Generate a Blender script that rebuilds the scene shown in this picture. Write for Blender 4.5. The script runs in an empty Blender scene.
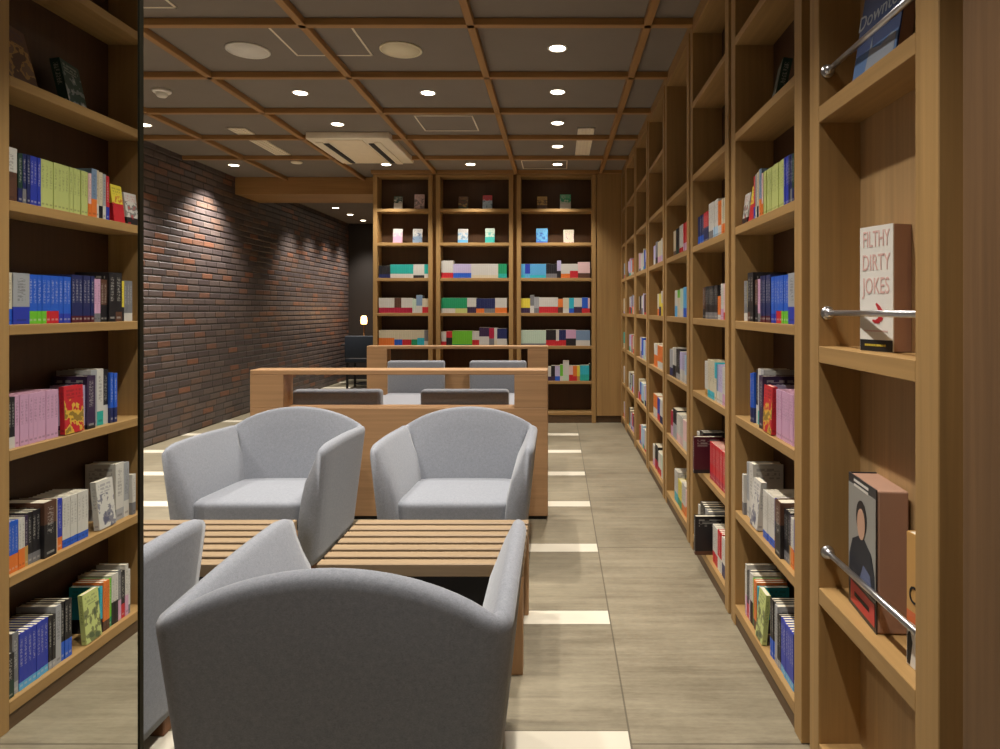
import bpy, bmesh, math, random
from mathutils import Vector, Matrix
R = random.Random(7)
S = bpy.context.scene
C = S.collection
PI = math.pi
rad = math.radians
H = 2.66          # ceiling height
FX = 0.673        # front plane of the aisle bookcases

def lin(c):
    return tuple(((v/255)/12.92 if v/255 <= .04045 else ((v/255+.055)/1.055)**2.4) for v in c)

# ------------------------------------------------------------------ mesh helpers
class MB:
    def __init__(s): s.v = []; s.f = []; s.sm = []
    def add(s, vs, fs, smooth=False):
        b = len(s.v); s.v += [tuple(v) for v in vs]; s.f += [tuple(b+i for i in f) for f in fs]; s.sm += [smooth]*len(fs)
    def box(s, x0, x1, y0, y1, z0, z1, bev=0.0, seg=2, smooth=None):
        if bev <= 0:
            s.add([(x0,y0,z0),(x1,y0,z0),(x1,y1,z0),(x0,y1,z0),(x0,y0,z1),(x1,y0,z1),(x1,y1,z1),(x0,y1,z1)],
                  [(0,3,2,1),(4,5,6,7),(0,1,5,4),(1,2,6,5),(2,3,7,6),(3,0,4,7)])
            return
        bm = bmesh.new(); bmesh.ops.create_cube(bm, size=1)
        for v in bm.verts:
            v.co = Vector(((x0+x1)/2+v.co.x*(x1-x0), (y0+y1)/2+v.co.y*(y1-y0), (z0+z1)/2+v.co.z*(z1-z0)))
        bmesh.ops.bevel(bm, geom=bm.edges[:], offset=bev, segments=seg, profile=.5, affect='EDGES')
        bm.verts.index_update()
        s.add([v.co[:] for v in bm.verts], [[v.index for v in f.verts] for f in bm.faces], seg > 2 if smooth is None else smooth)
        bm.free()
    def lathe(s, prof, cx, cy, n=32, smooth=True, flip=False):
        vs = []; fs = []
        for r, z in prof:
            for i in range(n):
                a = 2*PI*i/n; vs.append((cx+r*math.cos(a), cy+r*math.sin(a), z))
        m = len(prof)
        for j in range(m-1):
            for i in range(n):
                q = (j*n+i, j*n+(i+1)%n, (j+1)*n+(i+1)%n, (j+1)*n+i)
                fs.append(q[::-1] if flip else q)
        fs.append(tuple(range(n))[::-1]); fs.append(tuple(range((m-1)*n, m*n)))
        s.add(vs, fs, smooth)
    def tube(s, a, b, r, n=16):
        a = Vector(a); b = Vector(b); d = (b-a).normalized()
        u = d.orthogonal().normalized(); w = d.cross(u)
        vs = []
        for p in (a, b):
            for i in range(n):
                t = 2*PI*i/n; vs.append(p+u*math.cos(t)*r+w*math.sin(t)*r)
        fs = [(i, (i+1)%n, n+(i+1)%n, n+i) for i in range(n)] + [tuple(range(n))[::-1], tuple(range(n, 2*n))]
        s.add(vs, fs, True)
    def ball(s, c, r, n=20, m=12, sx=1, sy=1, sz=1):
        vs = []; fs = []
        for j in range(m+1):
            t = PI*j/m
            for i in range(n):
                a = 2*PI*i/n
                vs.append((c[0]+sx*r*math.sin(t)*math.cos(a), c[1]+sy*r*math.sin(t)*math.sin(a), c[2]-sz*r*math.cos(t)))
        for j in range(m):
            for i in range(n):
                fs.append((j*n+i, j*n+(i+1)%n, (j+1)*n+(i+1)%n, (j+1)*n+i))
        s.add(vs, fs, True)
    def mesh(s, name, mat=None):
        me = bpy.data.meshes.new(name); me.from_pydata(s.v, [], s.f)
        me.polygons.foreach_set('use_smooth', s.sm)
        bm = bmesh.new(); bm.from_mesh(me)
        bmesh.ops.remove_doubles(bm, verts=bm.verts, dist=1e-5)
        bmesh.ops.recalc_face_normals(bm, faces=bm.faces); bm.to_mesh(me); bm.free()
        if mat: me.materials.append(mat)
        return me
    def build(s, name, mat=None, parent=None, loc=(0,0,0), rot=(0,0,0)):
        return link(name, s.mesh(name, mat), parent, loc, rot)

def link(name, data, parent=None, loc=(0,0,0), rot=(0,0,0), scale=(1,1,1)):
    o = bpy.data.objects.new(name, data); C.objects.link(o)
    if parent: o.parent = parent
    o.location = loc; o.rotation_euler = rot; o.scale = scale
    return o

def tag(o, label=None, cat=None, group=None, kind=None):
    if label: o['label'] = label
    if cat: o['category'] = cat
    if group: o['group'] = group
    if kind: o['kind'] = kind
    return o

def thing(name, label, cat, loc=(0,0,0), rz=0, group=None):
    o = bpy.data.objects.new(name, None); C.objects.link(o); o.empty_display_size = .1
    o.location = loc; o.rotation_euler = (0,0,rz)
    return tag(o, label, cat, group)

def copy_tree(o, parent=None):
    c = o.copy(); C.objects.link(c)
    if parent: c.parent = parent
    for ch in list(o.children): copy_tree(ch, c)
    return c

def struct(name, mb, mat):
    o = mb.build(name, mat); o['kind'] = 'structure'; return o

def text_mesh(body, size, extrude=.0004, spacing=1.0):
    cu = bpy.data.curves.new('t', 'FONT'); cu.body = body; cu.size = size; cu.extrude = extrude
    cu.align_x = 'CENTER'; cu.align_y = 'CENTER'; cu.space_line = spacing; cu.resolution_u = 3
    to = bpy.data.objects.new('t', cu); C.objects.link(to)
    dg = bpy.context.evaluated_depsgraph_get(); dg.update()
    me = bpy.data.meshes.new_from_object(to.evaluated_get(dg))
    bpy.data.objects.remove(to); bpy.data.curves.remove(cu)
    return me

# ------------------------------------------------------------------ materials
def new_mat(name):
    m = bpy.data.materials.new(name); m.use_nodes = True
    nt = m.node_tree; nt.nodes.clear()
    out = nt.nodes.new('ShaderNodeOutputMaterial'); b = nt.nodes.new('ShaderNodeBsdfPrincipled')
    nt.links.new(b.outputs[0], out.inputs[0])
    return m, nt, b
def N(nt, t, **kw):
    n = nt.nodes.new(t)
    for k, v in kw.items():
        if k in ('op',): n.operation = v
        else: setattr(n, k, v)
    return n
def Mth(nt, op, a, b=None, c=None, clamp=False):
    n = nt.nodes.new('ShaderNodeMath'); n.operation = op; n.use_clamp = clamp
    for i, x in enumerate((a, b, c)):
        if x is None: continue
        if isinstance(x, (int, float)): n.inputs[i].default_value = x
        else: nt.links.new(x, n.inputs[i])
    return n.outputs[0]
def Mix(nt, f, a, b, bt='MIX'):
    n = nt.nodes.new('ShaderNodeMix'); n.data_type = 'RGBA'; n.blend_type = bt
    for i, x in ((0, f), (6, a), (7, b)):
        if isinstance(x, (int, float)): n.inputs[i].default_value = x
        elif isinstance(x, tuple): n.inputs[i].default_value = (*x[:3], 1)
        else: nt.links.new(x, n.inputs[i])
    return n.outputs[2]
def Noise(nt, vec, scale, detail=4, rough=.55):
    n = nt.nodes.new('ShaderNodeTexNoise'); n.inputs['Scale'].default_value = scale
    n.inputs['Detail'].default_value = detail; n.inputs['Roughness'].default_value = rough
    nt.links.new(vec, n.inputs['Vector']); return n.outputs['Fac']
def Map(nt, vec, scale=(1,1,1), loc=(0,0,0)):
    n = nt.nodes.new('ShaderNodeMapping'); n.inputs['Scale'].default_value = scale; n.inputs['Location'].default_value = loc
    nt.links.new(vec, n.inputs['Vector']); return n.outputs[0]
def Obj(nt): return nt.nodes.new('ShaderNodeTexCoord').outputs['Object']
def Bump(nt, b, h, strength=.3, dist=.002):
    n = nt.nodes.new('ShaderNodeBump'); n.inputs['Strength'].default_value = strength; n.inputs['Distance'].default_value = dist
    nt.links.new(h, n.inputs['Height']); nt.links.new(n.outputs[0], b.inputs['Normal'])

def plain(name, col, rough=.5, metal=0, emit=0, noise=.06):
    m, nt, b = new_mat(name); c = lin(col)
    n = Noise(nt, Obj(nt), 14)
    nt.links.new(Mix(nt, n, tuple(x*(1-noise) for x in c), tuple(x*(1+noise) for x in c)), b.inputs['Base Color'])
    b.inputs['Roughness'].default_value = rough; b.inputs['Metallic'].default_value = metal
    if emit:
        b.inputs['Emission Color'].default_value = (*c, 1); b.inputs['Emission Strength'].default_value = emit
    return m

def wood(name, col, axis, rough=.5, contrast=.22):
    """fine straight oak grain running along axis 0/1/2"""
    m, nt, b = new_mat(name); c = lin(col)
    oi = nt.nodes.new('ShaderNodeObjectInfo')
    sc = [60, 60, 60]; sc[axis] = 1.6
    v = Map(nt, Obj(nt), tuple(sc))
    add = nt.nodes.new('ShaderNodeVectorMath'); add.operation = 'ADD'; nt.links.new(v, add.inputs[0])
    nt.links.new(Mth(nt, 'MULTIPLY', oi.outputs['Random'], 37.0), add.inputs[1])
    n1 = Noise(nt, add.outputs[0], 1.0, 5, .6)
    sc2 = [9, 9, 9]; sc2[axis] = .5
    n2 = Noise(nt, Map(nt, Obj(nt), tuple(sc2)), 1.0, 3, .5)
    g = Mth(nt, 'ADD', Mth(nt, 'MULTIPLY', n1, .6), Mth(nt, 'MULTIPLY', n2, .4))
    g = Mth(nt, 'MULTIPLY_ADD', g, 2.6, -.8, clamp=True)
    col_ = Mix(nt, g, tuple(x*(1-contrast) for x in c), tuple(x*(1+contrast*.7) for x in c))
    nt.links.new(col_, b.inputs['Base Color']); b.inputs['Roughness'].default_value = rough
    b.inputs['Specular IOR Level'].default_value = .35
    Bump(nt, b, n1, .12, .001)
    return m

OAK = (168, 133, 84)
oak = [wood('oak_x', OAK, 0), wood('oak_y', OAK, 1), wood('oak_z', OAK, 2)]
oakb_shade = wood('oak_back_shaded', (76, 52, 32), 2)  # oak darkened to paint in the shade on the shelf backs
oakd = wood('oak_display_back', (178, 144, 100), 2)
beamw = [wood('beam_x', (168, 126, 76), 0), wood('beam_y', (168, 126, 76), 1)]
warm = [wood('warm_x', (176, 137, 98), 0, .45), wood('warm_z', (176, 137, 98), 2, .45)]
slatw = wood('slat_wood', (148, 126, 98), 0, .45)
panelw = wood('panel_wood', (112, 84, 56), 2, .55, .3)
recessw = wood('recess_wood', (128, 92, 50), 2)
kickw = wood('kick_wood', (96, 74, 52), 1)

# ceiling board
def ceil_mat():
    m, nt, b = new_mat('ceiling_board')
    n = Noise(nt, Obj(nt), 5, 5)
    nt.links.new(Mix(nt, n, lin((128,118,108)), lin((136,126,116))), b.inputs['Base Color']); b.inputs['Roughness'].default_value = .9
    return m
# floor tiles with pale inlaid strips
def floor_mat():
    m, nt, b = new_mat('floor_tile')
    o = Obj(nt); sp = nt.nodes.new('ShaderNodeSeparateXYZ'); nt.links.new(o, sp.inputs[0])
    x, y = sp.outputs[0], sp.outputs[1]
    streak = Noise(nt, Map(nt, o, (2.0, 26, 1)), 1.0, 6, .65)
    cloud = Noise(nt, o, 2.2, 5, .6)
    fine = Noise(nt, Map(nt, o, (30, 90, 1)), 1.0, 3, .7)
    g = Mth(nt, 'ADD', Mth(nt, 'MULTIPLY', streak, .45), Mth(nt, 'ADD', Mth(nt, 'MULTIPLY', cloud, .35), Mth(nt, 'MULTIPLY', fine, .2)))
    big = Noise(nt, o, .9, 6, .7)
    g = Mth(nt, 'ADD', Mth(nt, 'MULTIPLY', g, .7), Mth(nt, 'MULTIPLY', big, .3))
    g = Mth(nt, 'MULTIPLY_ADD', g, 4.0, -1.5, clamp=True)
    base = Mix(nt, g, lin((102,93,76)), lin((158,148,125)))
    # per-tile tone, tiles 0.757 long left of the joint and 1.514 long right of it
    ty = Mth(nt, 'DIVIDE', Mth(nt, 'SUBTRACT', y, 1.84), 0.757)
    tyr = Mth(nt, 'FLOOR', Mth(nt, 'MULTIPLY', ty, .5))
    wn = nt.nodes.new('ShaderNodeTexWhiteNoise'); cb = nt.nodes.new('ShaderNodeCombineXYZ')
    tx = Mth(nt, 'FLOOR', Mth(nt, 'DIVIDE', Mth(nt, 'SUBTRACT', x, .203), .6))
    nt.links.new(tx, cb.inputs[0]); nt.links.new(tyr, cb.inputs[1]); nt.links.new(cb.outputs[0], wn.inputs['Vector'])
    tone = Mth(nt, 'MULTIPLY_ADD', wn.outputs['Value'], .14, .92)
    tn = nt.nodes.new('ShaderNodeMix'); tn.data_type = 'RGBA'; tn.blend_type = 'MULTIPLY'; tn.inputs[0].default_value = 1
    nt.links.new(base, tn.inputs[6]); nt.links.new(tone, tn.inputs[7]); base = tn.outputs[2]
    # strips: |frac|<width, x<.203
    fr = Mth(nt, 'ABSOLUTE', Mth(nt, 'SUBTRACT', Mth(nt, 'FRACT', Mth(nt, 'ADD', ty, .5)), .5))
    isS = Mth(nt, 'MULTIPLY', Mth(nt, 'LESS_THAN', fr, .074), Mth(nt, 'LESS_THAN', x, .2))
    base = Mix(nt, isS, base, Mix(nt, cloud, lin((204,196,178)), lin((220,212,194))))
    # joints
    j1 = Mth(nt, 'LESS_THAN', Mth(nt, 'ABSOLUTE', Mth(nt, 'SUBTRACT', x, .203)), .0028)
    fry = Mth(nt, 'ABSOLUTE', Mth(nt, 'SUBTRACT', Mth(nt, 'FRACT', Mth(nt, 'ADD', Mth(nt, 'MULTIPLY', ty, .5), .5)), .5))
    j2 = Mth(nt, 'MULTIPLY', Mth(nt, 'LESS_THAN', fry, .0018), Mth(nt, 'GREATER_THAN', x, .203))
    frs = Mth(nt, 'LESS_THAN', Mth(nt, 'ABSOLUTE', Mth(nt, 'SUBTRACT', fr, .0765)), .0022)
    j3 = Mth(nt, 'MULTIPLY', frs, Mth(nt, 'LESS_THAN', x, .2))
    jj = Mth(nt, 'MAXIMUM', Mth(nt, 'MULTIPLY', j1, .7), Mth(nt, 'MAXIMUM', Mth(nt, 'MULTIPLY', j2, .8), Mth(nt, 'MULTIPLY', j3, .6)))
    base = Mix(nt, jj, base, lin((78,70,58)))
    nt.links.new(base, b.inputs['Base Color'])
    nt.links.new(Mth(nt, 'MULTIPLY_ADD', g, .15, .38), b.inputs['Roughness'])
    b.inputs['Specular IOR Level'].default_value = .4
    Bump(nt, b, g, .12, .002)
    return m
# long thin brick tiles
def brick_mat():
    m, nt, b = new_mat('long_brick')
    o = Obj(nt); sp = nt.nodes.new('ShaderNodeSeparateXYZ'); nt.links.new(o, sp.inputs[0])
    y, z = Mth(nt, 'ADD', sp.outputs[1], sp.outputs[0]), sp.outputs[2]
    row = Mth(nt, 'DIVIDE', z, .065); ri = Mth(nt, 'FLOOR', row); rf = Mth(nt, 'FRACT', row)
    wr = nt.nodes.new('ShaderNodeTexWhiteNoise'); wr.noise_dimensions = '1D'; nt.links.new(ri, wr.inputs['W'])
    col = Mth(nt, 'ADD', Mth(nt, 'DIVIDE', y, .205), Mth(nt, 'MULTIPLY', wr.outputs['Value'], 3.0)); ci = Mth(nt, 'FLOOR', col); cf = Mth(nt, 'FRACT', col)
    cb = nt.nodes.new('ShaderNodeCombineXYZ'); nt.links.new(ri, cb.inputs[0]); nt.links.new(ci, cb.inputs[1])
    wn = nt.nodes.new('ShaderNodeTexWhiteNoise'); nt.links.new(cb.outputs[0], wn.inputs['Vector'])
    ramp = nt.nodes.new('ShaderNodeValToRGB'); cr = ramp.color_ramp; cr.interpolation = 'CONSTANT'
    cols = [(0,(106,96,96)),(.22,(122,108,104)),(.42,(94,84,86)),(.60,(134,106,92)),(.74,(112,100,100)),(.86,(146,102,82)),(.95,(164,108,80))]
    cr.elements[0].color = (*lin(cols[0][1]),1); cr.elements[1].position = cols[1][0]; cr.elements[1].color = (*lin(cols[1][1]),1)
    for p, c in cols[2:]:
        e = cr.elements.new(p); e.color = (*lin(c),1)
    nt.links.new(wn.outputs['Value'], ramp.inputs[0])
    n = Noise(nt, Map(nt, o, (20, 20, 50)), 1.0, 5, .65)
    base = Mix(nt, Mth(nt, 'MULTIPLY', n, .9), ramp.outputs[0], lin((84,70,64)))
    mz = Mth(nt, 'MINIMUM', Mth(nt, 'MULTIPLY', rf, 4.0), Mth(nt, 'MULTIPLY', Mth(nt, 'SUBTRACT', 1.0, rf), 9.0), clamp=True)
    my = Mth(nt, 'MINIMUM', Mth(nt, 'MULTIPLY', cf, 30.0), Mth(nt, 'MULTIPLY', Mth(nt, 'SUBTRACT', 1.0, cf), 30.0), clamp=True)
    mk = Mth(nt, 'MULTIPLY', Mth(nt, 'MINIMUM', mz, 1.0), Mth(nt, 'MINIMUM', my, 1.0), clamp=True)
    nt.links.new(Mix(nt, mk, lin((40,34,34)), base), b.inputs['Base Color'])
    b.inputs['Roughness'].default_value = .5
    hh = Mth(nt, 'ADD', mk, Mth(nt, 'ADD', Mth(nt, 'MULTIPLY', n, .25), Mth(nt, 'MULTIPLY', wn.outputs['Value'], .5)))
    Bump(nt, b, hh, .9, .012)
    return m
def fabric_mat(name, c0, c1):
    m, nt, b = new_mat(name); o = Obj(nt)
    w = Noise(nt, Map(nt, o, (260, 260, 420)), 1.0, 3, .7); k = Noise(nt, o, 90, 3, .6)
    f = Mth(nt, 'MULTIPLY_ADD', Mth(nt, 'ADD', Mth(nt, 'MULTIPLY', w, .65), Mth(nt, 'MULTIPLY', k, .35)), 2.2, -.6, clamp=True)
    nt.links.new(Mix(nt, f, lin(c0), lin(c1)), b.inputs['Base Color'])
    b.inputs['Roughness'].default_value = .92; b.inputs['Sheen Weight'].default_value = .25; b.inputs['Sheen Roughness'].default_value = .5
    b.inputs['Specular IOR Level'].default_value = .2
    Bump(nt, b, w, .25, .001)
    return m
def book_mat(stuff=False):
    """cover colour, foot band and title colour come from the object (c1, c2, c3)"""
    m, nt, b = new_mat('book_cover_many' if stuff else 'book_cover')
    def attr(n):
        a = nt.nodes.new('ShaderNodeAttribute'); a.attribute_type = 'GEOMETRY' if stuff else 'OBJECT'; a.attribute_name = n; return a
    c1 = attr('c1').outputs['Color']
    if stuff:
        nt.links.new(c1, b.inputs['Base Color']); b.inputs['Roughness'].default_value = .5; return m
    c2 = attr('c2').outputs['Color']; c3 = attr('c3').outputs['Color']; band = attr('band').outputs['Fac']; seed = attr('seed').outputs['Fac']
    art = attr('art').outputs['Fac']
    o = Obj(nt); sp = nt.nodes.new('ShaderNodeSeparateXYZ'); nt.links.new(o, sp.inputs[0]); x, y, z = sp.outputs
    geo = nt.nodes.new('ShaderNodeTexCoord').outputs['Normal']; ns = nt.nodes.new('ShaderNodeSeparateXYZ'); nt.links.new(geo, ns.inputs[0])
    onspine = Mth(nt, 'GREATER_THAN', Mth(nt, 'ABSOLUTE', ns.outputs[0]), .6)
    # spine title: a column of small broken marks
    cell = nt.nodes.new('ShaderNodeCombineXYZ')
    nt.links.new(Mth(nt, 'FLOOR', Mth(nt, 'MULTIPLY', y, 9)), cell.inputs[0]); nt.links.new(Mth(nt, 'FLOOR', Mth(nt, 'MULTIPLY', z, 64)), cell.inputs[1]); nt.links.new(seed, cell.inputs[2])
    wn = nt.nodes.new('ShaderNodeTexWhiteNoise'); nt.links.new(cell.outputs[0], wn.inputs['Vector'])
    gap = Mth(nt, 'GREATER_THAN', Mth(nt, 'FRACT', Mth(nt, 'MULTIPLY', z, 16)), .22)
    tz = Mth(nt, 'MULTIPLY', Mth(nt, 'GREATER_THAN', z, .42), Mth(nt, 'LESS_THAN', z, .9))
    ty = Mth(nt, 'LESS_THAN', Mth(nt, 'ABSOLUTE', y), .24)
    st = Mth(nt, 'MULTIPLY', Mth(nt, 'MULTIPLY', Mth(nt, 'GREATER_THAN', wn.outputs['Value'], .42), gap), Mth(nt, 'MULTIPLY', tz, ty))
    # small publisher block near the foot of the spine
    pb = Mth(nt, 'MULTIPLY', Mth(nt, 'MULTIPLY', Mth(nt, 'GREATER_THAN', z, .06), Mth(nt, 'LESS_THAN', z, .10)), Mth(nt, 'LESS_THAN', Mth(nt, 'ABSOLUTE', y), .3))
    st = Mth(nt, 'MULTIPLY', Mth(nt, 'MAXIMUM', st, pb), onspine)
    # cover: title rows near the top, picture area under it
    cell2 = nt.nodes.new('ShaderNodeCombineXYZ')
    nt.links.new(Mth(nt, 'FLOOR', Mth(nt, 'MULTIPLY', x, 13)), cell2.inputs[0]); nt.links.new(Mth(nt, 'FLOOR', Mth(nt, 'MULTIPLY', z, 26)), cell2.inputs[1]); nt.links.new(seed, cell2.inputs[2])
    wn2 = nt.nodes.new('ShaderNodeTexWhiteNoise'); nt.links.new(cell2.outputs[0], wn2.inputs['Vector'])
    tr = Mth(nt, 'MULTIPLY', Mth(nt, 'GREATER_THAN', z, .74), Mth(nt, 'LESS_THAN', z, .93))
    txx = Mth(nt, 'MULTIPLY', Mth(nt, 'GREATER_THAN', x, .12), Mth(nt, 'LESS_THAN', x, .88))
    ct = Mth(nt, 'MULTIPLY', Mth(nt, 'MULTIPLY', tr, txx), Mth(nt, 'MULTIPLY', Mth(nt, 'GREATER_THAN', wn2.outputs['Value'], .35), Mth(nt, 'GREATER_THAN', Mth(nt, 'FRACT', Mth(nt, 'MULTIPLY', z, 13)), .35)))
    vv = nt.nodes.new('ShaderNodeCombineXYZ'); nt.links.new(Mth(nt, 'ADD', x, seed), vv.inputs[0]); nt.links.new(Mth(nt, 'MULTIPLY', z, 1.5), vv.inputs[1]); nt.links.new(seed, vv.inputs[2])
    pic = Noise(nt, vv.outputs[0], 3.2, 2, .5)
    picm = Mth(nt, 'MULTIPLY', Mth(nt, 'GREATER_THAN', pic, .5), Mth(nt, 'MULTIPLY', Mth(nt, 'LESS_THAN', z, .72), art))
    pic3 = Mth(nt, 'MULTIPLY', Mth(nt, 'GREATER_THAN', pic, .60), Mth(nt, 'MULTIPLY', Mth(nt, 'LESS_THAN', z, .70), art))
    oncov = Mth(nt, 'SUBTRACT', 1.0, onspine)
    base = Mix(nt, Mth(nt, 'LESS_THAN', z, band), c1, c2)
    base = Mix(nt, Mth(nt, 'MULTIPLY', Mth(nt, 'MULTIPLY', picm, oncov), .65), base, c2)
    base = Mix(nt, Mth(nt, 'MULTIPLY', Mth(nt, 'MULTIPLY', pic3, oncov), .6), base, c3)
    base = Mix(nt, Mth(nt, 'MULTIPLY', Mth(nt, 'MAXIMUM', st, Mth(nt, 'MULTIPLY', ct, oncov)), .38), base, c3)
    nt.links.new(base, b.inputs['Base Color']); b.inputs['Roughness'].default_value = .42
    return m
bookm = book_mat(); bookstuff = book_mat(True)
pagem = plain('paper_pages', (222, 212, 190), .85)
darkpage = plain('brown_page_block', (166, 128, 106), .8)
fabric = fabric_mat('grey_fabric', (114,117,124), (148,151,159))
fabric2 = fabric_mat('grey_fabric_small', (112,114,120), (146,148,155))
chrome = plain('chrome', (205,205,208), .32, 1.0)
white = plain('white_plastic', (238,234,224), .5)
greyw = plain('pale_grey_grille', (236,232,224), .7)
cream = plain('cream_grille', (240,228,196), .7)
acm = plain('beige_plastic', (244,232,208), .5)
black = plain('black_plastic', (22,20,20), .6)
footm = wood('foot_wood', (120,80,54), 2)
tablem = plain('white_laminate', (138,139,145), .5)
lensm = plain('lamp_glow', (255,240,214), .5, 0, 14)
shadem = plain('lamp_shade_glow', (255,190,120), .6, 0, 9)
lined = plain('hatch_line', (240,228,206), .6)

# mirror
mirror, nt, b = new_mat('mirror_glass')
b.inputs['Base Color'].default_value = (.86,.88,.86,1); b.inputs['Metallic'].default_value = 1; b.inputs['Roughness'].default_value = 0.0

# ------------------------------------------------------------------ setting
X0, Y0, Y1 = -3.57, -2.2, 11.4
mb = MB(); mb.box(X0-.1, .95, Y0-.1, Y1+.1, -.08, 0); struct('floor', mb, floor_mat())
cm = ceil_mat()
mb = MB(); mb.box(X0-.1, .95, Y0-.1, Y1+.1, H, H+.08); struct('ceiling', mb, cm)
bm_ = brick_mat()
mb = MB(); mb.box(X0-.12, X0, Y0-.1, Y1+.1, 0, H); struct('wall_left', mb, bm_)
dk = plain('dark_wall', (44,38,34), .8)
mb = MB(); mb.box(X0, .95, Y1, Y1+.1, 0, H); struct('wall_back', mb, dk)
mb = MB(); mb.box(.83, .95, 1.12, Y1, 0, H); struct('wall_right', mb, panelw)
mb = MB(); mb.box(X0, .95, Y0-.1, Y0, 0, H); struct('wall_front', mb, plain('plain_wall', (120,100,80), .8))
# wood panelled wall end in front of the display shelves
mb = MB(); mb.box(FX, .95, Y0, 1.107, 0, H); struct('wall_right_panel', mb, panelw)
mb = MB(); mb.box(FX+.05, .83, 1.107, 1.176, 0, H); struct('trim_1', mb, recessw)
# wall behind the far bookcases, and its end panel by the aisle
mb = MB(); mb.box(-1.96, .83, 7.21, 7.36, 0, H); struct('wall_far', mb, panelw)
mb = MB(); mb.box(.41, FX+.02, 7.03, 7.21, .075, H-.035); struct('wall_far_panel', mb, oak[2])
mb = MB(); mb.box(.41, FX+.02, 7.05, 7.21, 0, .075); struct('baseboard_far', mb, kickw)
# header between the two rooms
mb = MB(); mb.box(X0, -1.96, 7.38, 8.0, 2.47, H, .004, 1); struct('trim_2', mb, beamw[0])
# pillar carrying the mirror
mb = MB(); mb.box(-.95, -.458, Y0, .705, 0, H); struct('wall_pillar', mb, panelw)
t = thing('wall_mirror', 'full-height mirror on the pillar reflecting the aisle bookcases', 'mirror', (-.4425, .712, 0))
mb = MB(); mb.box(-.0135, 0, -2.2, -.008, .002, H-.002); mb.build('mirror_glass', mirror, t)
mb = MB(); mb.box(-.0145, .0012, -.008, 0, .002, H-.002, .0008, 1); tag(mb.build('edge_strip', plain('dark_edge', (52,52,40), .35, .6), t), 'dark olive metal edge strip')

# ceiling beams
n = 3
def beam(x0, x1, y0, y1, m):
    global n
    mb = MB(); mb.box(x0, x1, y0, y1, H-.038, H-.0005, .003, 1); struct('trim_%d' % n, mb, m); n += 1
BX = [-3.01, -2.155, -1.297, -.4476, .444]
BY = [-1.93, -1.18, -.43, .33, 1.08, 1.83, 2.58, 3.33, 4.085, 4.83, 5.58, 6.33]
for x in BX: beam(x-.01, x+.03, Y0, 7.38 if x < -1.9 else 7.02, beamw[1])
for y in BY: beam(X0, FX+.02, y+.01, y+.05, beamw[0])
beam(-1.96, FX+.02, 7.0, 7.21, beamw[0])

# fine outlined access hatches in the ceiling
def hatch(x0, x1, y0, y1, label):
    t = thing('access_hatch', label, 'ceiling hatch', ((x0+x1)/2, (y0+y1)/2, H))
    a, c = (x1-x0)/2, (y1-y0)/2; w = .011
    mb = MB()
    for q in ((-a,a,-c,-c+w),(-a,a,c-w,c),(-a,-a+w,-c,c),(a-w,a,-c,c)): mb.box(q[0],q[1],q[2],q[3],-.004,-.0002)
    mb.build('hatch_frame', lined, t)
    mb = MB(); mb.box(-a+w,a-w,-c+w,c-w,-.002,-.0002); mb.build('hatch_panel', cm, t)
hatch(-1.50, -1.06, 3.40, 3.84, 'square ceiling hatch with pale outline between the two round grilles')
hatch(-1.085, -.64, 5.03, 5.46, 'square ceiling hatch with pale outline beside the air conditioner')
hatch(-2.29, -1.84, 2.78, 3.23, 'square ceiling hatch whose pale corner shows beside the mirror top')
hatch(-.36, .10, 6.55, 6.93, 'faint ceiling hatch around the downlight before the far bookcases')

# ceiling speakers
def grille(x, y, m, label, sw):
    t = thing('ceiling_speaker', label, 'ceiling speaker', (x, y, H))
    mb = MB(); mb.lathe([(.118,-.0002),(.118,-.006),(.112,-.010),(.106,-.008),(.106,-.0002)], 0, 0, 40); mb.build('rim', white if sw else cream, t)
    mb = MB(); mb.lathe([(.105,-.0005),(.105,-.0085),(.0,-.0095)], 0, 0, 40); mb.build('grille', m, t)
grille(-1.745, 3.76, greyw, 'round white ceiling speaker grille near the brick wall side', True)
grille(-.88, 3.75, cream, 'round cream ceiling speaker grille over the armchairs', False)
# smoke detector and small disc
t = thing('smoke_detector', 'small domed white smoke detector beside the mirror top', 'smoke detector', (-2.64, 4.45, H))
mb = MB(); mb.lathe([(.058,-.0002),(.058,-.012),(.05,-.02)], 0, 0, 28); mb.build('base', white, t)
mb = MB(); mb.lathe([(.036,-.02),(.036,-.034),(.026,-.046),(.008,-.05)], 0, 0, 28); mb.build('sensing_dome', white, t)
mb = MB(); mb.lathe([(.055,-.0002),(.055,-.008),(.046,-.014),(.0,-.016)], 0, 0, 28)
tag(mb.build('ceiling_disc', acm, None, (-2.59, 6.62, H)), 'small flat cream disc on the ceiling before the wooden header', 'ceiling disc')

# slot diffusers
def diffuser(x0, x1, segs, label, slots):
    t = thing('air_diffuser', label, 'air vent', ((x0+x1)/2, segs[0][0], H))
    h = (x1-x0)/2
    for (a, c) in segs:
        a -= segs[0][0] if False else 0
        y0_, y1_ = a - t.location.y, c - t.location.y
        mb = MB(); k = slots; w = 2*h/(2*k+1)
        for i in range(k+1): mb.box(-h+2*i*w, -h+(2*i+1)*w, y0_, y1_, -.008, -.0002)
        mb.box(-h, h, y0_, y0_+.008, -.008, -.0002); mb.box(-h, h, y1_-.008, y1_, -.008, -.0002)
        mb.build('vent_frame', lined, t)
        mb = MB(); mb.box(-h+.002, h-.002, y0_+.004, y1_-.004, -.003, -.0003); mb.build('vent_slot', acm if slots > 2 else greyw, t)
diffuser(-2.66, -2.52, [(5.36, 5.555), (5.605, 6.30)], 'slotted white air vent strip between the brick wall and air conditioner', 3)
diffuser(.165, .30, [(5.36, 5.555), (5.605, 6.305), (6.355, 6.46)], 'pale slotted air vent strip beside the aisle downlights', 4)

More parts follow.
